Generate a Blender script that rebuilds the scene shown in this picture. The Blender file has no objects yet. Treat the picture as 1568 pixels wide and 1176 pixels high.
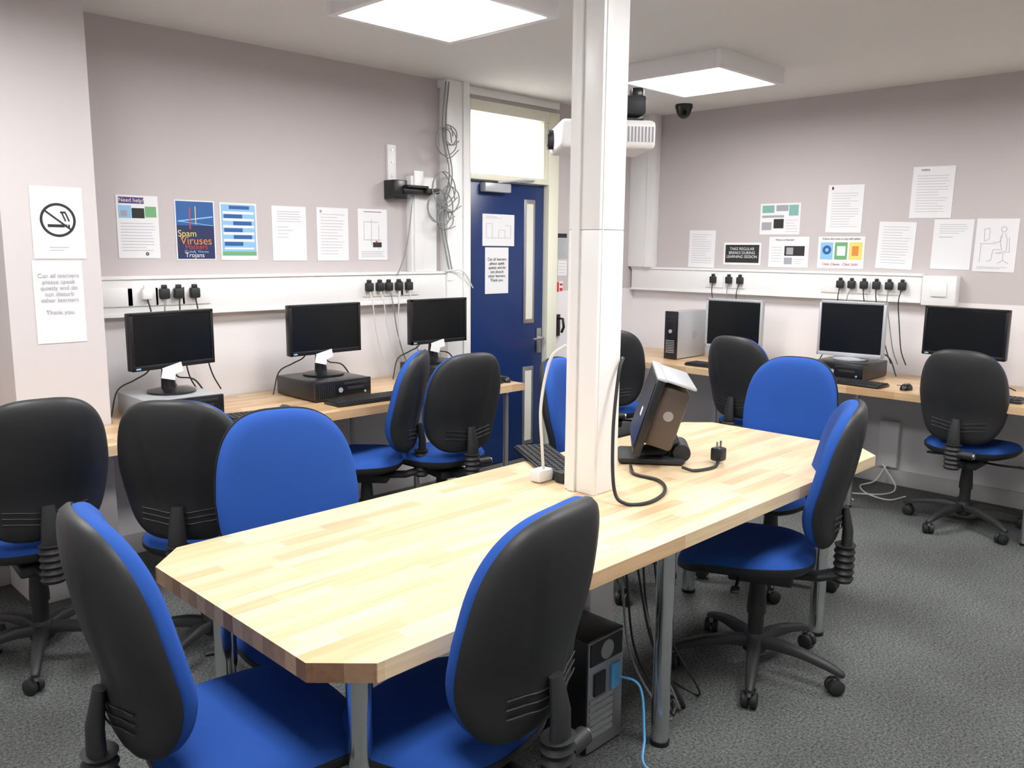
import bpy, bmesh, math, random
from mathutils import Matrix, Vector
random.seed(4)
R=math.radians
sc=bpy.context.scene
try:
    sc.view_settings.view_transform='Standard'
    sc.view_settings.look='None'
except Exception: pass

# ------------------------------------------------------------ materials
def mat(name,col,rough=.5,metal=0,emis=0,bump=0,bscale=200,spec=.5,coat=0,var=0):
    m=bpy.data.materials.new(name);m.use_nodes=True
    nt=m.node_tree;b=nt.nodes['Principled BSDF']
    b.inputs['Base Color'].default_value=(*col,1)
    b.inputs['Roughness'].default_value=rough
    b.inputs['Metallic'].default_value=metal
    b.inputs['Specular IOR Level'].default_value=spec
    if coat: b.inputs['Coat Weight'].default_value=coat
    if emis:
        b.inputs['Emission Color'].default_value=(*col,1)
        b.inputs['Emission Strength'].default_value=emis
    if bump or var:
        tc=nt.nodes.new('ShaderNodeTexCoord')
        n=nt.nodes.new('ShaderNodeTexNoise');n.inputs['Scale'].default_value=bscale
        n.inputs['Detail'].default_value=3
        nt.links.new(tc.outputs['Object'],n.inputs['Vector'])
        if bump:
            bp=nt.nodes.new('ShaderNodeBump');bp.inputs['Strength'].default_value=bump
            bp.inputs['Distance'].default_value=.002
            nt.links.new(n.outputs['Fac'],bp.inputs['Height'])
            nt.links.new(bp.outputs['Normal'],b.inputs['Normal'])
        if var:
            r=nt.nodes.new('ShaderNodeValToRGB')
            r.color_ramp.elements[0].position=.3;r.color_ramp.elements[1].position=.7
            r.color_ramp.elements[0].color=(*[c*(1-var) for c in col],1)
            r.color_ramp.elements[1].color=(*[min(1,c*(1+var)) for c in col],1)
            nt.links.new(n.outputs['Fac'],r.inputs['Fac'])
            nt.links.new(r.outputs['Color'],b.inputs['Base Color'])
    return m

def wood(name,c1,c2,alongY=False,dark=1.0,rough=.28):
    m=bpy.data.materials.new(name);m.use_nodes=True
    nt=m.node_tree;b=nt.nodes['Principled BSDF'];L=nt.links.new
    tc=nt.nodes.new('ShaderNodeTexCoord');mp=nt.nodes.new('ShaderNodeMapping')
    if alongY: mp.inputs['Rotation'].default_value=(0,0,R(90))
    L(tc.outputs['Object'],mp.inputs['Vector'])
    br=nt.nodes.new('ShaderNodeTexBrick')
    br.inputs['Scale'].default_value=1;br.inputs['Brick Width'].default_value=.34
    br.inputs['Row Height'].default_value=.042;br.inputs['Mortar Size'].default_value=.0004
    br.inputs['Mortar Smooth'].default_value=.5
    br.inputs['Bias'].default_value=-.15
    br.offset=.37;br.offset_frequency=2;br.squash=.8;br.squash_frequency=3
    br.inputs['Color1'].default_value=(*[c*dark for c in c1],1)
    br.inputs['Color2'].default_value=(*[c*dark for c in c2],1)
    br.inputs['Mortar'].default_value=(*[c*dark*.85 for c in c2],1)
    L(mp.outputs['Vector'],br.inputs['Vector'])
    m2=nt.nodes.new('ShaderNodeMapping');m2.inputs['Scale'].default_value=(3,60,60)
    L(mp.outputs['Vector'],m2.inputs['Vector'])
    n=nt.nodes.new('ShaderNodeTexNoise');n.inputs['Scale'].default_value=1.5;n.inputs['Detail'].default_value=5
    L(m2.outputs['Vector'],n.inputs['Vector'])
    r=nt.nodes.new('ShaderNodeValToRGB')
    r.color_ramp.elements[0].position=.3;r.color_ramp.elements[0].color=(.82,.76,.68,1)
    r.color_ramp.elements[1].position=.62;r.color_ramp.elements[1].color=(1,1,1,1)
    L(n.outputs['Fac'],r.inputs['Fac'])
    mx=nt.nodes.new('ShaderNodeMix');mx.data_type='RGBA';mx.blend_type='MULTIPLY';mx.inputs[0].default_value=.8
    L(br.outputs['Color'],mx.inputs[6]);L(r.outputs['Color'],mx.inputs[7])
    L(mx.outputs[2],b.inputs['Base Color'])
    b.inputs['Roughness'].default_value=rough
    return m

M={}
M['black']=mat('black_plastic',(.022,.023,.025),.5,bump=.12,bscale=400,spec=.4)
M['blk2']=mat('black_gloss',(.010,.010,.012),.28)
M['screen']=mat('screen_glass',(.006,.007,.008),.22,spec=.35)
M['blue']=mat('blue_fabric',(.022,.085,.36),.85,bump=.35,bscale=900,spec=.2,var=.07)
M['chrome']=mat('chrome',(.72,.73,.75),.16,1)
M['steel']=mat('steel',(.5,.5,.52),.35,.9)
M['white']=mat('white_plastic',(.84,.84,.84),.4)
M['gloss']=mat('white_gloss_paint',(.86,.86,.86),.3)
M['paper']=mat('paper',(.78,.78,.80),.8)
M['ink']=mat('ink_grey',(.35,.35,.38),.8)
M['ink2']=mat('ink_black',(.02,.02,.02),.7)
M['navy']=mat('navy_ink',(.012,.022,.09),.6)
M['pblue']=mat('poster_blue',(.015,.10,.32),.5)
M['lblue']=mat('poster_lightblue',(.25,.5,.75),.5)
M['green']=mat('poster_green',(.15,.38,.17),.5)
M['teal']=mat('poster_teal',(.2,.42,.37),.5)
M['purple']=mat('poster_purple',(.06,.03,.18),.5)
M['red']=mat('poster_red',(.5,.05,.04),.5)
M['yellow']=mat('poster_yellow',(.75,.65,.15),.5)
M['orange']=mat('poster_orange',(.65,.25,.05),.5)
M['silver']=mat('silver_plastic',(.5,.52,.55),.35,.3)
M['brown']=mat('bronze_plastic',(.10,.075,.06),.45,.2)
M['grey']=mat('grey_cable',(.25,.26,.26),.6)
M['wcable']=mat('white_cable',(.75,.75,.73),.5)
M['bcable']=mat('blue_cable',(.1,.4,.75),.5)
M['door']=mat('door_blue_paint',(.007,.028,.125),.3,bump=.06,bscale=60)
M['cream']=mat('cream_paint',(.80,.79,.66),.4)
M['glass']=mat('vision_panel_glass',(.75,.74,.66),.2)
M['wall']=mat('wall_mauve_paint',(.535,.495,.495),.85,bump=.1,bscale=120)
M['wall2']=mat('wall_glow_pale',(.78,.76,.78),.8,bump=.1,bscale=120)  # wall mauve lightened: glow on the lower walls is put into the colour
M['wall3']=mat('pillar_paint',(.63,.595,.595),.8,bump=.1,bscale=120)
M['ceil']=mat('ceiling_paint',(.77,.77,.75),.9,bump=.1,bscale=80)
M['skirt']=mat('skirting_paint',(.50,.48,.49),.5)
M['lamp']=mat('lamp_diffuser',(1,.985,.97),.5,emis=33)
M['day']=mat('transom_glass',(1,.99,.96),.5,emis=2.4)
W1=(.84,.67,.44);W2=(.66,.43,.24)
M['wood']=wood('butcher_block',W1,W2)
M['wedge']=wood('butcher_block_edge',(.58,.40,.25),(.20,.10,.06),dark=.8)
M['woodY']=wood('butcher_block_y',(.70,.51,.31),(.50,.31,.16),alongY=True)
M['woodX']=wood('butcher_block_x',(.70,.51,.31),(.50,.31,.16))
# carpet
def carpet():
    m=bpy.data.materials.new('carpet_grey');m.use_nodes=True
    nt=m.node_tree;b=nt.nodes['Principled BSDF'];L=nt.links.new
    tc=nt.nodes.new('ShaderNodeTexCoord')
    n=nt.nodes.new('ShaderNodeTexNoise');n.inputs['Scale'].default_value=110;n.inputs['Detail'].default_value=5;n.inputs['Roughness'].default_value=.8
    n2=nt.nodes.new('ShaderNodeTexNoise');n2.inputs['Scale'].default_value=2.2;n2.inputs['Detail'].default_value=5
    L(tc.outputs['Object'],n.inputs['Vector']);L(tc.outputs['Object'],n2.inputs['Vector'])
    r=nt.nodes.new('ShaderNodeValToRGB')
    r.color_ramp.elements[0].position=.38;r.color_ramp.elements[0].color=(.050,.055,.055,1)
    r.color_ramp.elements[1].position=.64;r.color_ramp.elements[1].color=(.245,.255,.253,1)
    L(n.outputs['Fac'],r.inputs['Fac'])
    r2=nt.nodes.new('ShaderNodeValToRGB')
    r2.color_ramp.elements[0].position=.3;r2.color_ramp.elements[0].color=(.72,.72,.72,1)
    r2.color_ramp.elements[1].position=.7;r2.color_ramp.elements[1].color=(1,1,1,1)
    L(n2.outputs['Fac'],r2.inputs['Fac'])
    mx=nt.nodes.new('ShaderNodeMix');mx.data_type='RGBA';mx.blend_type='MULTIPLY';mx.inputs[0].default_value=1
    L(r.outputs['Color'],mx.inputs[6]);L(r2.outputs['Color'],mx.inputs[7]);L(mx.outputs[2],b.inputs['Base Color'])
    b.inputs['Roughness'].default_value=1;b.inputs['Specular IOR Level'].default_value=.1
    bp=nt.nodes.new('ShaderNodeBump');bp.inputs['Strength'].default_value=.6;bp.inputs['Distance'].default_value=.006
    L(n.outputs['Fac'],bp.inputs['Height']);L(bp.outputs['Normal'],b.inputs['Normal'])
    return m
M['carpet']=carpet()

# ------------------------------------------------------------ mesh builder
class MB:
    def __init__(s): s.bm=bmesh.new();s.m=[]
    def mi(s,k):
        if k not in s.m: s.m.append(k)
        return s.m.index(k)
    def box(s,c,d,k,rot=None,bev=0,seg=2):
        r=bmesh.ops.create_cube(s.bm,size=1)
        vs=r['verts']
        T=Matrix.Translation(c)@(rot.to_4x4() if rot else Matrix.Identity(4))@Matrix.Diagonal((*d,1))
        for v in vs: v.co=T@v.co
        fs=set(f for v in vs for f in v.link_faces);i=s.mi(k)
        for f in fs: f.material_index=i
        if bev:
            es=list(set(e for v in vs for e in v.link_edges))
            q=bmesh.ops.bevel(s.bm,geom=es,offset=bev,segments=seg,profile=.5,affect='EDGES')
            for f in q['faces']: f.material_index=i
    def mm(s,a,b,k,bev=0):
        s.box(tuple((x+y)/2 for x,y in zip(a,b)),tuple(abs(y-x) for x,y in zip(a,b)),k,bev=bev)
    def rings(s,rs,k,cap=True,close=True):
        i=s.mi(k);V=[[s.bm.verts.new(p) for p in r] for r in rs];n=len(rs[0])
        for A,B in zip(V,V[1:]):
            for j in range(n if close else n-1):
                q=(j+1)%n
                f=s.bm.faces.new((A[j],A[q],B[q],B[j]));f.material_index=i
        if cap:
            for r in (V[0],V[-1]):
                try:
                    f=s.bm.faces.new(r);f.material_index=i
                except Exception: pass
    def tube(s,pts,r,k,n=10,sy=1):
        pts=[Vector(p) for p in pts];rs=[]
        if not isinstance(r,(list,tuple)): r=[r]*len(pts)
        u=None
        for j,p in enumerate(pts):
            t=(pts[min(j+1,len(pts)-1)]-pts[max(j-1,0)])
            if t.length<1e-9: t=Vector((0,0,1))
            t.normalize()
            if u is None:
                u=t.orthogonal().normalized()
                if abs(t.y)<.7: u=(Vector((0,1,0))-t*t.y).normalized()
            else:
                u=(u-t*u.dot(t)).normalized()
            w=t.cross(u)
            rs.append([p+u*(math.cos(a)*r[j]*sy)+w*(math.sin(a)*r[j]) for a in [2*math.pi*q/n for q in range(n)]])
        s.rings(rs,k)
    def cyl(s,a,b,r,k,n=20,r2=None): s.tube([a,b],[r,r if r2 is None else r2],k,n)
    def cable(s,pts,r,k,n=6,div=8):
        P=[Vector(p) for p in pts];P=[P[0]*2-P[1]]+P+[P[-1]*2-P[-2]];o=[]
        for j in range(1,len(P)-2):
            for q in range(div):
                t=q/div;a,b,c,d=P[j-1:j+3]
                o.append(.5*((2*b)+(c-a)*t+(2*a-5*b+4*c-d)*t*t+(3*b-a-3*c+d)*t**3))
        o.append(P[-2]);s.tube(o,r,k,n)
    def poly(s,pts,z0,z1,k,kside=None):
        i=s.mi(k);js=s.mi(kside or k)
        a=[s.bm.verts.new((x,y,z0)) for x,y in pts];b=[s.bm.verts.new((x,y,z1)) for x,y in pts]
        f=s.bm.faces.new(b);f.material_index=i
        f=s.bm.faces.new(a[::-1]);f.material_index=i
        n=len(pts)
        for j in range(n):
            f=s.bm.faces.new((a[j],a[(j+1)%n],b[(j+1)%n],b[j]))
            long_=abs(pts[j][1]-pts[(j+1)%n][1])<.01
            f.material_index=i if long_ else js
    def mesh(s,name,ang=38):
        bmesh.ops.recalc_face_normals(s.bm,faces=s.bm.faces)
        me=bpy.data.meshes.new(name);s.bm.to_mesh(me);s.bm.free()
        for k in s.m: me.materials.append(M[k])
        for p in me.polygons: p.use_smooth=True
        me.set_sharp_from_angle(angle=R(ang))
        return me
    def obj(s,name,loc=(0,0,0),rz=0,parent=None,ang=38):
        return put(s.mesh(name,ang),name,loc,rz,parent)
def put(me,name,loc=(0,0,0),rz=0,parent=None):
    o=bpy.data.objects.new(name,me);sc.collection.objects.link(o)
    o.location=loc;o.rotation_euler=(0,0,R(rz))
    if parent: o.parent=parent
    return o

# ------------------------------------------------------------ room
X0,X1,Y0,Y1,H=-1.5,5.57,-1.8,4.12,2.52
def slab(name,a,b,k):
    m=MB();m.mm(a,b,k);return m.obj(name)
slab('floor',(X0-.1,Y0-.1,-.1),(X1+.1,Y1+.1,0),'carpet')
slab('ceiling',(X0-.1,Y0-.1,H),(X1+.1,Y1+.1,H+.1),'ceil')
m=MB() # back wall with door opening
OX0,OX1,OZ=3.735,4.515,2.40
ZP=1.2  # top of the lower band whose colour carries the painted glow
m.mm((X0-.1,Y1,0),(1.0,Y1+.1,H),'wall3')
for a,b in ((1.0,OX0),(OX1,X1+.1)):
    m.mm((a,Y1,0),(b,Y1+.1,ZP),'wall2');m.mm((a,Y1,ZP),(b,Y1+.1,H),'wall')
m.mm((OX0,Y1,OZ),(OX1,Y1+.1,H),'wall')
m.obj('wall_back')
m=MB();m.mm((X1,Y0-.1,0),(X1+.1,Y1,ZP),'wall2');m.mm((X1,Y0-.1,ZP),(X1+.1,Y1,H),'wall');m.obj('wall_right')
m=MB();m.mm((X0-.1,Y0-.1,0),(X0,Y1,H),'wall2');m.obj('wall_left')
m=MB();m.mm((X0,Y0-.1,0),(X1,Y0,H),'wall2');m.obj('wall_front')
m=MB();m.mm((.98,3.78,0),(1.34,Y1,H),'wall3');m.obj('wall_pillar')
def skirt(name,a,b):
    m=MB();m.mm(a,b,'skirt',bev=.004);m.obj(name)
skirt('baseboard_back',(1.34,Y1-.018,0),(3.5,Y1,.1))
skirt('baseboard_back.001',(4.60,Y1-.018,0),(X1,Y1,.1))
skirt('baseboard_back.002',(X0,Y1-.018,0),(.98,Y1,.1))
skirt('baseboard_right',(X1-.018,Y0,0),(X1,Y1-.02,.1))
skirt('baseboard_pillar',(.98,3.762,0),(1.34,3.78,.1))

# boxing + trunking
m=MB()
m.mm((3.517,4.05,0),(3.70,Y1,H),'gloss',bev=.004)
m.mm((3.517,4.045,1.3),(3.56,4.05,H),'gloss')
m.mm((3.65,4.04,0),(3.70,4.05,H),'gloss')
m.obj('trim_1')
m=MB()
m.mm((1.34,4.06,1.17),(3.515,Y1,1.36),'white',bev=.004)
m.mm((1.34,4.052,1.17),(3.515,4.06,1.185),'white')
m.mm((1.34,4.052,1.345),(3.515,4.06,1.36),'white')
for x in (1.5,1.62,1.75,1.88,2.95,3.10,3.22):
    m.box((x,4.056,1.262),(.146 if x<2 else .14,.008,.086),'white',bev=.003)
m.mm((3.25,4.07,1.36),(3.45,Y1,1.93),'white',bev=.004)
m.mm((3.27,4.06,1.36),(3.34,4.07,1.96),'white',bev=.003)
m.obj('trim_2')
m=MB()
m.mm((X1-.06,1.88,1.19),(X1,4.10,1.37),'white',bev=.004)
m.mm((X1-.068,1.88,1.19),(X1-.06,4.10,1.205),'white')
m.mm((X1-.068,1.88,1.355),(X1-.06,4.10,1.37),'white')
m.mm((X1-.075,1.68,1.18),(X1,1.875,1.36),'white',bev=.004)
m.mm((X1-.085,1.73,1.235),(X1-.075,1.82,1.315),'white',bev=.003)
for y in (3.34,3.16,2.45,2.27,2.08): m.box((X1-.064,y,1.275),(.008,.146,.086),'white',bev=.003)
m.mm((X1-.09,3.90,1.37),(X1,Y1,H),'gloss',bev=.004)
m.mm((X1-.10,3.90,1.37),(X1-.09,3.95,H),'gloss')
m.obj('trim_3')
m=MB();m.mm((3.50,4.105,H-.05),(4.62,Y1,H),'gloss',bev=.004);m.obj('trim_4')

# door + frame
m=MB()
for a,b in ((3.705,3.752),(4.498,4.60)):
    m.mm((a,4.085,0),(b,Y1+.1,2.44),'cream',bev=.004)
m.mm((3.752,4.085,2.37),(4.498,Y1+.1,2.44),'cream',bev=.004)
m.mm((3.752,4.085,1.945),(4.498,Y1+.1,1.985),'cream',bev=.004)
m.mm((4.455,4.10,1.985),(4.498,Y1+.06,2.37),'cream',bev=.003)
m.obj('trim_5')
m=MB();m.mm((3.752,4.15,1.985),(4.455,4.16,2.37),'day');m.obj('window_1')
m=MB()
m.mm((3.757,4.13,.008),(4.494,4.172,1.94),'door',bev=.003)
for z0,z1 in ((.98,1.84),(.10,.67)):
    m.mm((4.29,4.124,z0),(4.40,4.13,z1),'steel',bev=.002)
    m.mm((4.312,4.121,z0+.03),(4.378,4.125,z1-.03),'glass')
m.mm((4.43,4.12,.76),(4.475,4.13,.94),'steel',bev=.003)
m.cyl((4.45,4.13,.87),(4.45,4.075,.87),.010,'steel')
m.tube([(4.455,4.078,.87),(4.40,4.07,.87),(4.34,4.075,.868)],.009,'steel')
m.box((3.99,4.10,1.90),(.24,.055,.06),'silver',bev=.008)
m.tube([(3.99,4.08,1.935),(4.2,4.04,1.96),(4.33,4.075,1.965)],.008,'silver')
for z in (.25,1.0,1.7): m.cyl((3.758,4.123,z-.05),(3.758,4.123,z+.05),.008,'steel')
d=m.obj('door_1')

# ------------------------------------------------------------ ceiling lights
def light_fix(x,y,i):
    m=MB()
    s=.335;z0,z1=H-.09,H
    for a,b in (((-s,-s),(s,-s+.035)),((-s,s-.035),(s,s)),((-s,-s+.035),(-s+.035,s-.035)),((s-.035,-s+.035),(s,s-.035))):
        m.mm((a[0],a[1],z0),(b[0],b[1],z1),'white',bev=.002)
    m.mm((-s+.035,-s+.035,z0+.012),(s-.035,s-.035,z0+.02),'lamp')
    m.obj('ceiling_light',(x,y,0))
for i,(x,y) in enumerate([(2.37,2.75),(4.27,2.74),(.47,2.75),(.47,.6),(2.37,.6),(4.27,.6)]): light_fix(x,y,i)

# column
m=MB()
cx,cy,cs=2.077,1.685,.061
for z0,z1 in ((0,.688),(.7305,1.5595),(1.5605,H)):
    m.mm((cx-cs,cy-cs,z0),(cx+cs,cy+cs,z1),'gloss',bev=.003)
m.mm((cx-cs-.010,cy+.012,.7305),(cx-cs,cy+.042,H),'white',bev=.003)
m.mm((cx-cs+.012,cy-cs-.003,.7305),(cx-cs+.016,cy-cs,H),'white')
m.obj('support_column')

# ------------------------------------------------------------ office chair
def build_chair():
    m=MB();N=80
    def sg(v,p): return math.copysign(abs(v)**p,v)
    def outline(th,k=1.0):
        c,s_=math.cos(th),math.sin(th)
        n=3.0 if s_>0 else 3.7
        b=sg(s_,2/n);p=2/n
        W=.217*(1-.07*max(0,b)-.14*max(0,-b)**1.5)
        return W*sg(c,p)*k,b*k
    def base(a,b):
        return -.225-.060*(b+1)/2+1.05*a*a+.02*math.exp(-((b+.45)/.4)**2)-.015*max(0,b)**2
    ZC,ZH=.757,.250
    def P(a,b,off): return (base(a,b)+off,a,ZC+ZH*b)
    def crease(a,b):
        a0=.085+.035*b
        t=(a0-abs(a))/.018
        t=max(0,min(1,t*.5+.5));t=t*t*(3-2*t)
        return -.006*t*max(0,min(1,(1.0-b)*2.2))*max(0,min(1,(b+1)*4))
    # rear shell
    rs=[]
    NR=26
    for i in range(NR):
        q=max(.02,i/(NR-1));q=q**.85
        dep=-.036*(max(0,1-q**5))**.5
        ring=[]
        for j in range(N):
            a,b=outline(2*math.pi*j/N,q)
            ring.append(P(a,b,dep+(crease(a,b) if q<.96 else 0)))
        rs.append(ring)
    rs.append([P(*outline(2*math.pi*j/N,1.0),.008) for j in range(N)])
    rs.append([P(*outline(2*math.pi*j/N,.955),.009) for j in range(N)])
    m.rings(rs,'black')
    # blue pad
    rs=[]
    for i in range(13):
        q=max(.02,i/12)**.7*.965
        dep=.038+.026*(max(0,1-(q/.965)**3.4))**.5
        rs.append([P(*outline(2*math.pi*j/N,q),dep) for j in range(N)])
    rs.append([P(*outline(2*math.pi*j/N,.984),.030) for j in range(N)])
    rs.append([P(*outline(2*math.pi*j/N,.988),.018) for j in range(N)])
    rs.append([P(*outline(2*math.pi*j/N,.980),.009) for j in range(N)])
    rs.append([P(*outline(2*math.pi*j/N,.90),.005) for j in range(N)])
    m.rings(rs,'blue')
    for b in (-.58,-.66,-.74):
        m.tube([P(a,b+.08*abs(a)/.15,-.037+crease(a,b)) for a in [x/10*.13 for x in range(-10,11)]],.0022,'black',6)
    def so(th,k): 
        c,s_=math.cos(th),math.sin(th)
        x=sg(c,2/3.)*.235*k;y=sg(s_,2/3.)*(.232-.02*max(0,-x/.235))*k
        return x,y
    def SP(x,y,z):
        z2=z-.035*max(0,(x-.05)/.18)**2+.012*max(0,-x/.2)+.5*y*y*.6
        return (x+.045,y,z2)
    rs=[]
    for i in range(13):
        q=max(.02,i/12)**.7
        rs.append([SP(*so(2*math.pi*j/N,q),.435+.05*(max(0,1-q**4))**.5) for j in range(N)])
    m.rings(rs,'blue')
    rs=[[SP(*so(2*math.pi*j/N,q),z) for j in range(N)] for q,z in ((.3,.390),(.75,.395),(.93,.407),(1.0,.423),(1.0,.439),(.96,.441))]
    m.rings(rs,'black')
    # mechanism
    m.box((-.01,0,.370),(.22,.15,.045),'black',bev=.01)
    m.tube([(-.08,0,.375),(-.20,0,.38),(-.265,0,.40),(-.285,0,.46),(-.285,0,.56),(-.272,0,.64)],[.018,.018,.02,.02,.018,.012],'black',12,sy=1.7)
    zz=[.375+.012*i for i in range(12)]
    m.tube([(-.280,0,z) for z in zz],[.036 if i%2 else .029 for i in range(12)],'black',16,sy=1.2)
    m.cyl((-.285,-.03,.46),(-.285,-.10,.46),.021,'black',14)
    m.cyl((-.285,-.10,.46),(-.285,-.108,.46),.015,'steel',14)
    m.tube([(0,-.07,.375),(.0,-.16,.373),(-.01,-.25,.38)],[.006,.006,.006],'black',8)
    m.box((-.012,-.265,.381),(.03,.05,.010),'black',bev=.004)
    m.tube([(.06,.07,.375),(.06,.19,.371)],.006,'black',8)
    m.box((.06,.21,.371),(.03,.05,.010),'black',bev=.004)
    # gas lift
    m.tube([(0,0,.10),(0,0,.22)],.028,'black',20)
    m.tube([(0,0,.215),(0,0,.24),(0,0,.32),(0,0,.36)],[.034,.034,.028,.026],'black',20)
    # base
    m.tube([(0,0,.065),(0,0,.075),(0,0,.125),(0,0,.14)],[.03,.042,.040,.03],'black',20)
    for k in range(5):
        A=R(72*k+20);c,s_=math.cos(A),math.sin(A)
        rs=[]
        for r,z,w,h in ((.02,.108,.05,.036),(.09,.116,.046,.034),(.18,.108,.040,.028),(.26,.090,.034,.024),(.305,.074,.028,.02),(.318,.070,.018,.012)):
            sec=[]
            for u,v in ((-.5,-.5),(.5,-.5),(.5,.15),(.3,.5),(-.3,.5),(-.5,.15)):
                sec.append((r*c-s_*w*u,r*s_+c*w*u,z+h*v))
            rs.append(sec)
        m.rings(rs,'black')
        px,py=.298*c,.298*s_
        m.cyl((px,py,.045),(px,py,.075),.009,'steel',10)
        qa=A+R(35+50*k);tx,ty=math.cos(qa),math.sin(qa)
        ox,oy=px-ty*.012,py+tx*.012
        for sd in (-1,1):
            a_=(ox+tx*.004*sd,oy+ty*.004*sd,.028);b_=(ox+tx*.026*sd,oy+ty*.026*sd,.028)
            m.tube([a_,(ox+tx*.008*sd,oy+ty*.008*sd,.028),(ox+tx*.022*sd,oy+ty*.022*sd,.028),b_],[.025,.0275,.0275,.022],'black',18)
        m.box((ox,oy,.045),(.024,.024,.028),'black',rot=Matrix.Rotation(qa,3,'Z'),bev=.005)
    return m.mesh('office_chair',50)
CH=build_chair()
for x,y,az in [(.80,1.62,-8),(1.165,1.33,100),(2.67,1.385,114),(3.50,1.77,190),(1.24,2.05,253),(2.96,2.30,285),
               (4.42,3.42,35),(4.71,2.52,-5),(4.98,1.38,0),(.87,3.28,85),(1.34,2.89,45),(2.42,3.41,131),(2.77,3.24,82)]:
    put(CH,'office_chair',(x,y,0),az)

# ------------------------------------------------------------ tables
def leg(m,x,y,top,k='chrome',r=.028):
    m.cyl((x,y,.012),(x,y,top),r,k,24)
    m.cyl((x,y,0),(x,y,.014),r*1.1,'blk2',24)
    m.cyl((x,y,top-.012),(x,y,top),r*1.5,k,24)
m=MB()
a,b,c,dd,k=.783,3.315,1.215,2.08,.095
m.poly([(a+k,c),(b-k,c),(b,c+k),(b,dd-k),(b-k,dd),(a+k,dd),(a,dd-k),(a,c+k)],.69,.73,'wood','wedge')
for x in (.93,2.03,3.10):
    for y in (1.35,1.94): leg(m,x,y,.69)
m.obj('meeting_table')
m=MB()
m.poly([(.6,3.35),(3.50,3.35),(3.50,4.045),(3.50,4.115),(1.345,4.115),(1.345,3.775),(.975,3.775),(.975,4.115),(.6,4.115)],.69,.73,'woodX')
for x in (.75,1.9,2.75,3.42): leg(m,x,3.42,.69,'steel',.016)
for x in (.75,1.9,2.75,3.42): leg(m,x,4.0,.69,'steel',.016)
m.obj('computer_desk')
m=MB()
m.poly([(4.79,-.6),(5.565,-.6),(5.565,3.95),(4.79,3.95)],.69,.73,'woodY')
for y in (-.4,1.05,1.97,2.9,3.8): leg(m,4.86,y,.69,'steel',.016)
m.obj('computer_desk')

# ------------------------------------------------------------ monitors, PCs
def monitor(name,x,y,z,az,w,h,zb,frame='blk2',stand='blk2',label=True,base=(.11,.085)):
    m=MB();zc=zb+h/2
    m.box((-.012,0,zc),(.035,w,h),frame,bev=.006)
    m.box((-.035,0,zc),(.03,w*.6,h*.65),frame,bev=.01)
    m.box((.0062,0,zc+.004),(.002,w-.035,h-.042),'screen')
    t=.012
    for c_,d_ in (((.008,0,zb+h-.007),(.006,w,.014)),((.008,0,zb+.011),(.006,w,.022)),((.008,-w/2+.008,zc),(.006,.016,h)),((.008,w/2-.008,zc),(.006,.016,h))):
        m.box(c_,d_,frame,bev=.002)
    m.box((.0115,-w/2+.03,zb+.01),(.001,.022,.007),'lblue')
    m.tube([(-.05,0,.01),(-.055,0,zb*.6),(-.045,0,zb+h*.3)],[.028,.024,.02],stand,14,sy=1.3)
    rs=[]
    for q,zz in ((.2,.001),(1,.001),(1,.008),(.7,.016),(.1,.022)):
        rs.append([(-.03+math.cos(t)*base[0]*q,math.sin(t)*base[1]*1.25*q,zz) for t in [2*math.pi*j/28 for j in range(28)]])
    m.rings(rs,stand)
    if label:
        m.box((.02,-w*.05,zb-.008),(.003,.10,.045),'paper',rot=Matrix.Rotation(R(12),3,'X'))
        m.box((.03,-w*.12,zb-.03),(.003,.07,.035),'paper',rot=Matrix.Rotation(R(-14),3,'X'))
    # cables behind
    zz=.008-(.1 if z>.8 else 0)
    m.cable([(-.05,.05,zb+.08),(-.10,.07,zb-.02),(-.12,.10,.05),(-.13,.20,.02),(-.10,.26,zz)],.004,'black')
    m.cable([(-.05,-.05,zb+.08),(-.11,-.06,zb-.02),(-.13,-.12,.06),(-.14,-.20,.02),(-.12,-.25,zz)],.0035,'black')
    return m.obj(name,(x,y,z),az)
def desk_pc(x,y,az,front='blk2',body='silver'):
    m=MB()
    m.box((0,0,.052),(.36,.335,.096),body,bev=.004)
    for a_ in ((-.14,-.13),(.14,-.13),(-.14,.13),(.14,.13)): m.cyl((a_[0],a_[1],0),(a_[0],a_[1],.006),.012,'black',10)
    m.box((.186,0,.052),(.016,.338,.098),front,bev=.004)
    m.box((.195,.07,.08),(.003,.14,.014),'black',bev=.001)
    m.box((.195,.07,.055),(.003,.10,.016),'black',bev=.001)
    m.cyl((.19,-.02,.05),(.1965,-.02,.05),.013,'silver',18)
    for i in range(9): m.box((.195,-.06-.011*i,.05),(.003,.005,.06),'black')
    m.cyl((.19,.13,.03),(.197,.13,.03),.006,'lblue',12)
    return m.obj('desktop_computer',(x,y,.731),az)
desk_pc(1.62,3.82,270);desk_pc(2.43,3.80,270,body='blk2')
monitor('computer_monitor',1.645,3.81,.832,281,.43,.258,.118)
monitor('computer_monitor',2.46,3.81,.832,272,.445,.262,.115)
monitor('computer_monitor',3.24,3.81,.832,270,.43,.262,.115)
desk_pc(3.24,3.79,270,body='blk2')
monitor('computer_monitor',5.22,3.0,.731,182,.425,.345,.095,'silver','silver',False)
monitor('computer_monitor',5.22,2.18,.832,186,.405,.345,.02,'silver','silver',False)
desk_pc(5.20,2.17,180,body='blk2')
monitor('computer_monitor',5.24,1.535,.731,172,.465,.285,.175,'blk2','blk2',False)
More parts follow.
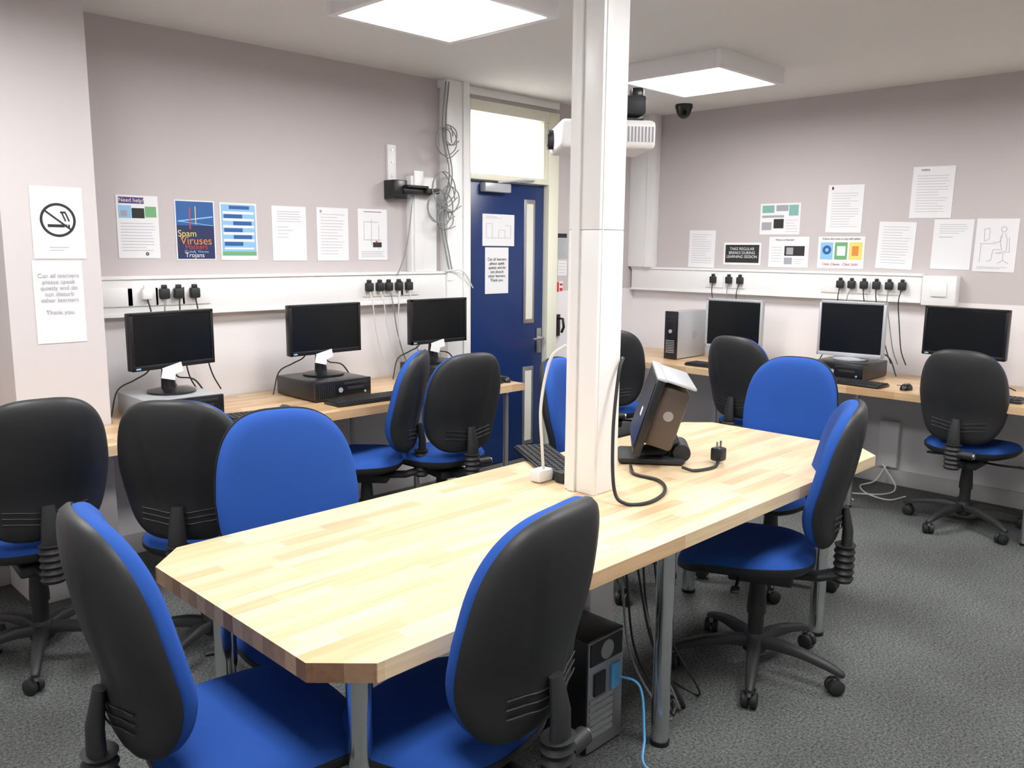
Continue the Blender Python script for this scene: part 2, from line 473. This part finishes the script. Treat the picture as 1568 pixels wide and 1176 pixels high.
# tower on desk
m=MB()
m.box((.0,0,.172),(.37,.10,.335),'silver',bev=.004)
m.box((-.19,0,.172),(.02,.104,.34),'blk2',bev=.005)
m.box((-.201,0,.30),(.003,.08,.012),'black');m.box((-.201,0,.27),(.003,.08,.012),'black')
m.cyl((-.20,0,.20),(-.204,0,.20),.014,'silver',16)
for i in range(8): m.box((-.201,0,.05+.012*i),(.003,.07,.004),'silver')
m.cyl((.04,-.050,.17),(.04,-.0515,.17),.028,'steel',24)
m.obj('computer_tower',(5.25,3.40,.731))
# keyboards, mice
def kb():
    m=MB();m.box((0,0,.009),(.145,.44,.014),'blk2',bev=.004)
    for r in range(6):
        n=18
        for c_ in range(n):
            m.box((-.055+.022*r,-.205+.0241*c_,.018),(.017,.019,.007),'black')
    return m.mesh('keyboard')
KB=kb()
def ms():
    m=MB();rs=[]
    for i in range(9):
        t=i/8*math.pi/2
        rs.append([(.055*math.cos(t)**.6*math.cos(q)+.0,.03*math.cos(t)**.6*math.sin(q),.034*math.sin(t)+.001) for q in [2*math.pi*j/24 for j in range(24)]] if i<8 else [(.002*math.cos(q),.002*math.sin(q),.034) for q in [2*math.pi*j/24 for j in range(24)]])
    m.rings(rs,'blk2');m.box((.03,0,.028),(.02,.006,.012),'grey',bev=.002)
    m.cable([(.05,0,.01),(.08,.015,.006),(.11,.05,.005),(.10,.09,.005)],.002,'black')
    return m.mesh('computer_mouse')
MS=ms()
for x,y,z,az in ((1.74,3.50,.7305,262),(2.50,3.49,.7305,268),(3.18,3.49,.7305,270),(4.91,2.05,.7305,175),(4.93,2.93,.7305,180),(4.95,1.35,.7305,180),(2.22,2.0,.7305,150)):
    put(KB,'keyboard',(x,y,z),az)
for x,y,az in ((2.03,3.50,80),(3.45,3.47,80),(4.93,1.72,0)): put(MS,'computer_mouse',(x,y,.7305),az)
# monitor on the table with mounted PC box
m=MB()
tl=Matrix.Rotation(R(-17),3,'Y')
def tp(v): return tuple(tl@Vector(v)+Vector((0,0,.195)))
m.box(tp((.0,0,0)),(.028,.44,.28),'blk2',rot=tl,bev=.005)
m.box(tp((.015,0,.003)),(.003,.40,.24),'screen',rot=tl)
m.box(tp((.0,0,.143)),(.036,.45,.010),'silver',rot=tl,bev=.003)
m.box(tp((-.066,0,.01)),(.10,.34,.22),'brown',rot=tl,bev=.012)
m.box(tp((-.06,0,.142)),(.13,.40,.010),'silver',rot=tl,bev=.004)
m.box(tp((.017,.05,-.01)),(.001,.045,.03),'paper',rot=tl)
m.cyl(tp((-.066,.168,.02)),tp((-.066,.172,.02)),.018,'steel',18)
m.tube([(-.06,0,.14),(-.09,0,.075),(-.06,0,.035),(.04,0,.02)],[.03,.035,.03,.02],'black',16,sy=2.2)
m.box((-.02,0,.013),(.24,.20,.022),'black',bev=.01)
m.tube([(-.13,-.07,.04),(-.13,.07,.04)],.032,'black',16)
m.obj('computer_monitor',(2.535,1.80,.731),128)
# tower under table
m=MB()
m.box((0,0,.185),(.175,.40,.36),'blk2',bev=.004)
m.box((0,-.201,.185),(.165,.003,.35),'steel')
m.box((.0,-.204,.32),(.15,.004,.07),'black');m.cyl((0,-.203,.32),(0,-.208,.32),.03,'grey',20)
for i in range(6): m.box((-.02,-.204,.06+.022*i),(.11,.004,.014),'grey')
m.box((.045,-.205,.22),(.04,.006,.08),'bcable');m.box((-.03,-.205,.22),(.05,.006,.07),'black')
for a_ in (-.07,.07):
    for b_ in (-.17,.17): m.cyl((a_,b_,0),(a_,b_,.01),.012,'black',10)
m.obj('computer_tower',(1.89,1.66,0))
# cables
def cab(name,pts,r,k):
    m=MB();m.cable(pts,r,k);return m.obj(name)
cab('network_cable',[(1.935,1.452,.22),(1.96,1.38,.2),(1.92,1.33,.08),(1.86,1.28,.03),(1.90,1.16,.006),(1.78,1.10,.006),(1.66,1.12,.006)],.004,'bcable')
m=MB()
m.cable([(2.146,1.62,1.16),(2.10,1.60,1.12),(2.04,1.57,.95),(2.0,1.53,.78),(2.006,1.49,.738),(2.07,1.45,.737),(2.2,1.48,.737),(2.30,1.57,.737),(2.31,1.68,.737),(2.38,1.75,.74)],.006,'black')
m.obj('power_cable')
m=MB()
m.cable([(2.48,1.60,.745),(2.50,1.56,.737),(2.60,1.54,.737),(2.67,1.57,.75)],.006,'black')
m.box((2.676,1.573,.765),(.045,.045,.05),'black',bev=.008);m.box((2.69,1.573,.80),(.006,.006,.025),'steel');m.box((2.665,1.573,.80),(.006,.006,.025),'steel')
m.obj('power_plug')
m=MB()
m.cable([(2.02,1.752,1.20),(2.0,1.80,1.15),(1.98,1.82,1.0),(2.0,1.83,.85),(2.03,1.85,.77)],.005,'wcable')
m.box((2.03,1.86,.752),(.07,.05,.042),'white',bev=.008);m.box((2.07,1.80,.75),(.045,.045,.038),'black',bev=.008)
m.obj('power_adapter')
m=MB()
for i in range(6):
    x=2.02+.03*i
    m.cable([(x,1.58-.02*i,.688),(x+.02*random.uniform(-1,1),1.5,.5),(x+.04*random.uniform(-1,1)+.03,1.46,.25),(x+.06*random.uniform(-1,1)+.13,1.40,.02),(x+.2,1.42+.03*i,.008)],.004,'black' if i%3 else 'grey')
m.obj('cable_bundle')

# plugs with leads
def plugs(name,wall,cs,z,kcab):
    m=MB()
    for i,c_ in enumerate(cs):
        if wall=='A': T=lambda s,o,zz:(c_+s,4.052-o,zz)
        else: T=lambda s,o,zz:(X1-.068-o,c_-s,zz)
        dim=(.048,.032,.05) if wall=='A' else (.032,.048,.05)
        k='white' if (wall=='A' and c_<1.68) else 'black'
        m.box(T(0,.016,z),dim,k,bev=.008)
        m.box(T(0,.014,z+.033),(.026,.02,.02),k,bev=.005)
        sw=.02*random.uniform(-1,1)
        kc=kcab[i%len(kcab)]
        m.cable([T(0,.02,z-.02),T(sw,.035,z-.10),T(sw*2+.02,.02,z-.25),T(.05+sw*3,.02,z-.40),T(.09+sw*3,.03,z-.49)],.0035,kc)
    m.obj(name)
plugs('power_plugs','A',[1.63,1.715,1.785,1.865],1.275,['black','grey','black'])
plugs('power_plugs','A',[2.91,2.985,3.05,3.125,3.20],1.275,['wcable','wcable','grey','wcable'])
plugs('power_plugs','B',[3.34,3.21,3.12],1.29,['black','grey'])
plugs('power_plugs','B',[2.385,2.31,2.23,2.15,2.07,1.99],1.29,['black','grey','black'])
# wall cables near door
m=MB()
for j in range(2):
    x=3.50+.025*j
    m.cable([(x,4.035,2.5),(x-.03,4.035,2.2),(x+.02,4.03,1.95),(x-.05,4.03,1.7),(x+.0,4.035,1.45),(x+.02,4.035,1.37)],.004,'grey')
for cx_,cz_,rr in ((3.50,2.18,.06),(3.47,2.14,.09),(3.45,1.86,.10),(3.50,1.80,.08),(3.42,1.75,.11),(3.46,1.68,.07)):
    pts=[]
    for q in range(15):
        t=q*2*math.pi*1.9/14
        pts.append((cx_+rr*math.cos(t)*(.7+.03*q),4.02-.003*q,cz_+rr*math.sin(t)*random.uniform(.8,1.1)))
    m.cable(pts,.0035,'grey',div=5)
m.cable([(3.25,4.05,1.82),(3.2,4.03,1.6),(3.17,4.04,1.45),(3.12,4.045,1.34)],.003,'grey')
m.cable([(3.5,4.04,1.36),(3.62,4.02,1.36),(3.72,4.03,1.25)],.004,'wcable')
m.obj('cable_tangle')
m=MB()
m.mm((3.105,4.10,1.86),(3.165,Y1,2.10),'white',bev=.003)
for z in (1.92,2.0,2.07): m.cyl((3.135,4.10,z),(3.135,4.095,z),.006,'steel',10)
m.box((3.135,4.07,1.84),(.10,.10,.11),'blk2',bev=.006)
m.box((3.26,4.04,1.835),(.22,.06,.04),'blk2',bev=.006)
m.box((3.36,4.03,1.84),(.10,.08,.03),'black',bev=.006)
m.box((3.24,4.0,1.86),(.16,.03,.015),'black',bev=.003)
m.obj('mounting_bracket')

# ------------------------------------------------------------ posters
def text(body,parent,x,z,size,k='ink2',w=None,align='CENTER',bold=0):
    cu=bpy.data.curves.new('lettering','FONT');cu.body=body;cu.size=size
    cu.align_x=align;cu.align_y='CENTER';cu.offset=bold;cu.space_line=1.0
    cu.materials.append(M[k])
    o=bpy.data.objects.new('lettering',cu);sc.collection.objects.link(o)
    o.parent=parent;o.location=(x,-.0042,z);o.rotation_euler=(R(90),0,0)
def poster(name,wall,a,z1,b,z0,items=(),back='paper',tilt=0,plane=None):
    if wall=='A': w=b-a;cx_=(a+b)/2;pl=(plane or Y1);loc=(cx_,pl-.001,(z0+z1)/2);rz=0
    else: w=a-b;cx_=(a+b)/2;pl=(plane or X1);loc=(pl-.001,cx_,(z0+z1)/2);rz=-90
    h=z1-z0;m=MB();m.box((0,-.0008,0),(w,.0016,h),back)
    tx=[];lv=.0022
    for it in items:
        t=it[0]
        if t=='r':
            _,k,x0,y0,x1,y1=it[:6];ang=it[6] if len(it)>6 else 0
            lv+=.00004
            m.box(((x0+x1)/2*w-w/2,-lv,h/2-(y0+y1)/2*h),((x1-x0)*w,.0006,(y1-y0)*h),k,rot=Matrix.Rotation(R(ang),3,'Y') if ang else None)
        elif t=='s':
            pp=it[1:]
            for (xa,ya),(xb,yb) in zip(pp,pp[1:]):
                m.tube([(xa*w-w/2,-.002,h/2-ya*h),(xb*w-w/2,-.002,h/2-yb*h)],.0011,'ink',5)
        elif t=='l':
            _,x0,y0,x1,y1,n=it[:6]
            for i in range(n):
                yy=y0+(y1-y0)*(i+.5)/n;xe=x1-(x1-x0)*random.choice((0,.05,.1,.3))
                m.box(((x0+xe)/2*w-w/2,-.0022,h/2-yy*h),((xe-x0)*w,.0006,.0020),'ink')
        elif t=='t': tx.append(it[1:])
        elif t=='o':
            _,k,x,y,r0,r1=it;N=40;cx2=x*w-w/2;cz2=h/2-y*h
            i_=m.mi(k)
            ra=[m.bm.verts.new((cx2+r0*math.cos(q),-.0026,cz2+r0*math.sin(q))) for q in [2*math.pi*j/N for j in range(N)]]
            rb=[m.bm.verts.new((cx2+r1*math.cos(q),-.0026,cz2+r1*math.sin(q))) for q in [2*math.pi*j/N for j in range(N)]]
            for j in range(N):
                f=m.bm.faces.new((ra[j],ra[(j+1)%N],rb[(j+1)%N],rb[j]));f.material_index=i_
    o=m.obj(name,loc,rz)
    if tilt: o.rotation_euler=(0,R(tilt),R(rz))
    for t_ in tx: text(t_[0],o,t_[1]*w-w/2,h/2-t_[2]*h,t_[3],*(t_[4:]))
    return o
LT=('l',.12,.1,.88,.9,14)
poster('no_smoking_sign','A',1.086,1.735,1.284,1.445,[('o','ink2',.5,.46,.058,.068),('r','ink2',.30,.52,.62,.56),('r','ink2',.64,.52,.67,.56),('r','ink2',.69,.52,.72,.56),('r','ink2',.16,.45,.84,.475,38),('r','ink2',.60,.36,.63,.48,-20),('r','ink2',.67,.36,.70,.48,-20),('r','ink2',.55,.34,.66,.365),('l',.3,.82,.7,.9,2)],plane=3.78)
poster('quiet_notice','A',1.075,1.436,1.265,1.10,[('t','Can all learners\nplease speak\nquietly and do\nnot disturb\nother learners\n\nThank you.',.5,.40,.025,'ink')],plane=3.78)
poster('help_poster','A',1.545,1.735,1.741,1.442,[('r','purple',.06,.03,.66,.13),('t','Need help?',.36,.08,.026,'paper'),('r','lblue',.05,.16,.35,.36),('r','ink2',.36,.20,.66,.36),('r','green',.68,.17,.95,.34),('r','ink',.1,.24,.25,.34),('l',.08,.42,.9,.9,10),('o','ink2',.68,.93,.003,.008)])
poster('spam_viruses_poster','A',1.821,1.725,2.025,1.433,[('r','pblue',.03,.02,.97,.42),('r','lblue',.06,.30,.95,.32,-8),('r','lblue',.06,.38,.95,.39,6),('r','navy',.03,.42,.97,.98),('t','Spam',.28,.56,.045,'yellow'),('t','Viruses',.5,.68,.055,'orange'),('t','Hackers',.5,.78,.035,'red'),('t','Trojans',.45,.92,.032,'paper'),('t','ID theft  Worms',.5,.86,.018,'lblue'),('r','red',.35,.12,.38,.48),('r','yellow',.5,.1,.52,.4)],back='paper')
poster('flowchart_poster','A',2.053,1.722,2.257,1.432,[('r','lblue',.04,.03,.96,.92)]+[('r','paper',.08,y,.92,y+.045) for y in (.15,.27,.39,.51,.63)]+[('r','pblue',.25,.05,.8,.11)]+[('r','pblue',x,y,x+.5,y+.07) for x,y in ((.1,.20),(.35,.32),(.1,.44),(.35,.56),(.1,.68))]+[('r','paper',.1,.78,.9,.81),('r','green',.04,.85,.96,.92)])
poster('paper_notice','A',2.345,1.718,2.553,1.428,[('l',.15,.08,.85,.3,5),('l',.15,.35,.6,.6,4)])
poster('paper_notice','A',2.621,1.721,2.829,1.427,[LT,('r','ink',.1,.05,.16,.10)])
poster('evacuation_plan','A',2.895,1.724,3.104,1.43,[('r','ink2',.2,.05,.8,.06),('r','ink',.2,.25,.7,.26),('r','ink',.2,.25,.21,.6),('r','ink',.45,.2,.46,.7),('r','ink',.2,.6,.8,.61),('r','ink',.7,.3,.71,.8),('r','ink2',.5,.65,.8,.75),('r','red',.6,.62,.66,.66),('l',.1,.82,.9,.95,4)])
poster('door_diagram','A',3.895,1.73,4.195,1.52,[('s',(.12,.75),(.88,.75),(.88,.35),(.7,.35)),('s',(.12,.75),(.12,.3),(.3,.3),(.3,.75)),('s',(.5,.75),(.5,.5),(.7,.5),(.7,.75)),('l',.1,.05,.6,.15,2)],plane=4.13)
poster('door_notice','A',3.92,1.51,4.14,1.20,[('t','Can all learners\nplease speak\nquietly and do\nnot disturb\nother learners.\nThank you.',.5,.48,.028,'ink2')],plane=4.13)
poster('fire_notice','A',4.625,1.62,4.74,1.44,[('r','ink2',.05,.03,.95,.2),('l',.1,.25,.9,.95,9)],back='silver')
poster('fire_notice','A',4.64,1.42,4.74,1.31,[('l',.1,.1,.9,.9,4)])
poster('fire_action_sign','A',4.62,1.27,4.70,1.19,[('r','red',.05,.05,.45,.95),('r','red',.55,.2,.95,.4),('r','red',.55,.6,.95,.9)])
# right wall
poster('paper_notice','B',3.61,1.65,3.385,1.375,[('l',.12,.08,.88,.9,13)],tilt=1)
poster('breaks_sign','B',3.31,1.56,3.01,1.40,[('r','ink2',.05,.10,.95,.90),('t','TAKE REGULAR\nBREAKS DURING\nLEARNING SESSION',.5,.46,.028,'paper')])
poster('newsletter_poster','B',3.03,1.83,2.73,1.615,[('r','teal',.05,.06,.35,.3),('r','ink',.4,.06,.7,.25),('r','teal',.72,.06,.95,.4),('r','ink',.05,.6,.3,.85),('r','ink2',.35,.5,.6,.8),('l',.65,.5,.95,.95,5),('r','ink',.05,.38,.6,.45)])
poster('monitor_poster','B',2.95,1.60,2.655,1.39,[('t','What is a Monitor?',.4,.1,.018,'ink2'),('r','ink2',.4,.3,.9,.62),('r','ink',.45,.35,.62,.58),('l',.08,.3,.35,.85,6),('r','ink',.4,.68,.6,.9),('l',.65,.7,.9,.9,3)])
poster('paper_notice','B',2.545,1.935,2.305,1.625,[('l',.12,.15,.88,.9,14),('r','ink2',.1,.04,.15,.1)],tilt=1)
poster('stay_safe_poster','B',2.59,1.60,2.275,1.39,[('t','Follow this code to stay safe online',.5,.07,.018,'ink2'),('r','lblue',.06,.18,.33,.72),('r','green',.37,.18,.64,.72),('r','yellow',.68,.18,.95,.72),('o','pblue',.2,.42,.012,.03),('r','paper',.42,.3,.6,.6),('r','orange',.74,.3,.88,.6),('t','Click Clever  Click Safe!',.5,.87,.025,'red')])
poster('paper_notice','B',2.195,1.69,1.965,1.395,[('l',.12,.08,.88,.9,14)],tilt=2)
poster('paper_notice','B',2.01,2.02,1.765,1.71,[('l',.12,.15,.88,.9,14),('t','notice',.3,.06,.02,'ink2')],tilt=1)
poster('paper_notice','B',1.86,1.70,1.635,1.40,[('l',.15,.08,.85,.3,5),('r','ink',.15,.35,.5,.36)],tilt=1)
poster('posture_diagram','B',1.62,1.70,1.395,1.39,[('o','ink',.66,.20,.013,.016),('s',(.64,.26),(.60,.34),(.62,.50),(.66,.58),(.45,.58),(.42,.78),(.32,.80)),('s',(.70,.27),(.76,.40),(.76,.60),(.56,.64),(.50,.64)),('s',(.64,.32),(.58,.44),(.42,.44)),('s',(.12,.47),(.5,.47)),('s',(.15,.47),(.15,.82)),('s',(.22,.44),(.2,.2),(.32,.18),(.34,.38),(.24,.42)),('s',(.8,.35),(.84,.62),(.55,.66)),('s',(.7,.66),(.7,.78),(.58,.84)),('s',(.7,.78),(.85,.84)),('l',.1,.9,.9,.95,2)],tilt=1)
# door hook
m=MB();m.tube([(4.64,4.10,1.0),(4.64,4.06,1.0),(4.64,4.05,.94),(4.64,4.07,.90)],.010,'blk2');m.box((4.64,4.112,.95),(.05,.015,.16),'blk2',bev=.004);m.obj('coat_hook')

# projector
m=MB()
m.box((0,0,0),(.36,.30,.105),'white',bev=.02,seg=4)
m.cyl((.17,-.06,0),(.20,-.06,0),.038,'blk2',24);m.cyl((.20,-.06,0),(.203,-.06,0),.028,'screen',24)
for i in range(9): m.box((-.165+.013*i,.15,0),(.006,.004,.055),'ink')
for i in range(8): m.box((-.181,.11-.016*i,0),(.004,.007,.05),'ink')
m.box((0,0,.055),(.16,.16,.02),'blk2',bev=.004)
m.box((-.06,0,.075),(.20,.05,.03),'blk2',bev=.004)
m.box((-.11,.02,.12),(.10,.09,.07),'black',bev=.01)
m.box((-.14,-.02,.17),(.05,.05,.05),'blk2',bev=.01)
m.cyl((0,0,.05),(0,0,.20),.035,'blk2',16)
m.cyl((0,0,.18),(0,0,H-1.925),.018,'white',16)
m.cyl((0,0,H-1.925-.01),(0,0,H-1.925),.06,'white',20)
m.obj('ceiling_projector',(2.64,2.13,1.925),140)
# cctv dome
m=MB()
rs=[[(r*math.cos(q),r*math.sin(q),z) for q in [2*math.pi*j/28 for j in range(28)]] for r,z in ((.06,0),(.062,-.02),(.055,-.035),(.05,-.055),(.038,-.08),(.02,-.094),(.003,-.098))]
m.rings(rs,'blk2');m.cyl((-.028,-.028,-.055),(-.045,-.04,-.065),.014,'screen',14)
m.obj('security_camera',(5.26,3.5,H))
# wall outlet box under right desk
m=MB();m.mm((X1-.05,1.95,.12),(X1-.018,2.07,.42),'white',bev=.004)
m.cable([(5.50,2.0,.14),(5.45,2.05,.03),(5.35,2.1,.008),(5.2,2.0,.008),(5.15,1.85,.008),(5.3,1.8,.008)],.005,'wcable')
m.cable([(5.50,2.03,.14),(5.40,1.9,.03),(5.25,1.92,.008),(5.1,2.1,.008),(5.0,2.0,.008)],.005,'wcable')
m.obj('power_outlet')

# ------------------------------------------------------------ world, camera
w=bpy.data.worlds.new('World');sc.world=w;w.use_nodes=True
w.node_tree.nodes['Background'].inputs[0].default_value=(.9,.95,1,1)
w.node_tree.nodes['Background'].inputs[1].default_value=.5
cam=bpy.data.cameras.new('camera');co=bpy.data.objects.new('camera',cam);sc.collection.objects.link(co)
cam.sensor_width=36;cam.sensor_fit='HORIZONTAL';cam.lens=36*1290/1568;cam.clip_start=.02
ph,pt=R(44.6),R(9.1)
f=Vector((math.cos(ph)*math.cos(pt),math.sin(ph)*math.cos(pt),-math.sin(pt)))
r=Vector((math.sin(ph),-math.cos(ph),0));u=r.cross(f)
r2=(r+.0084*u).normalized();u2=r2.cross(f).normalized()
mt=Matrix((r2,u2,-f)).transposed().to_4x4();mt.translation=(0,0,1.5)
co.matrix_world=mt
sc.camera=co
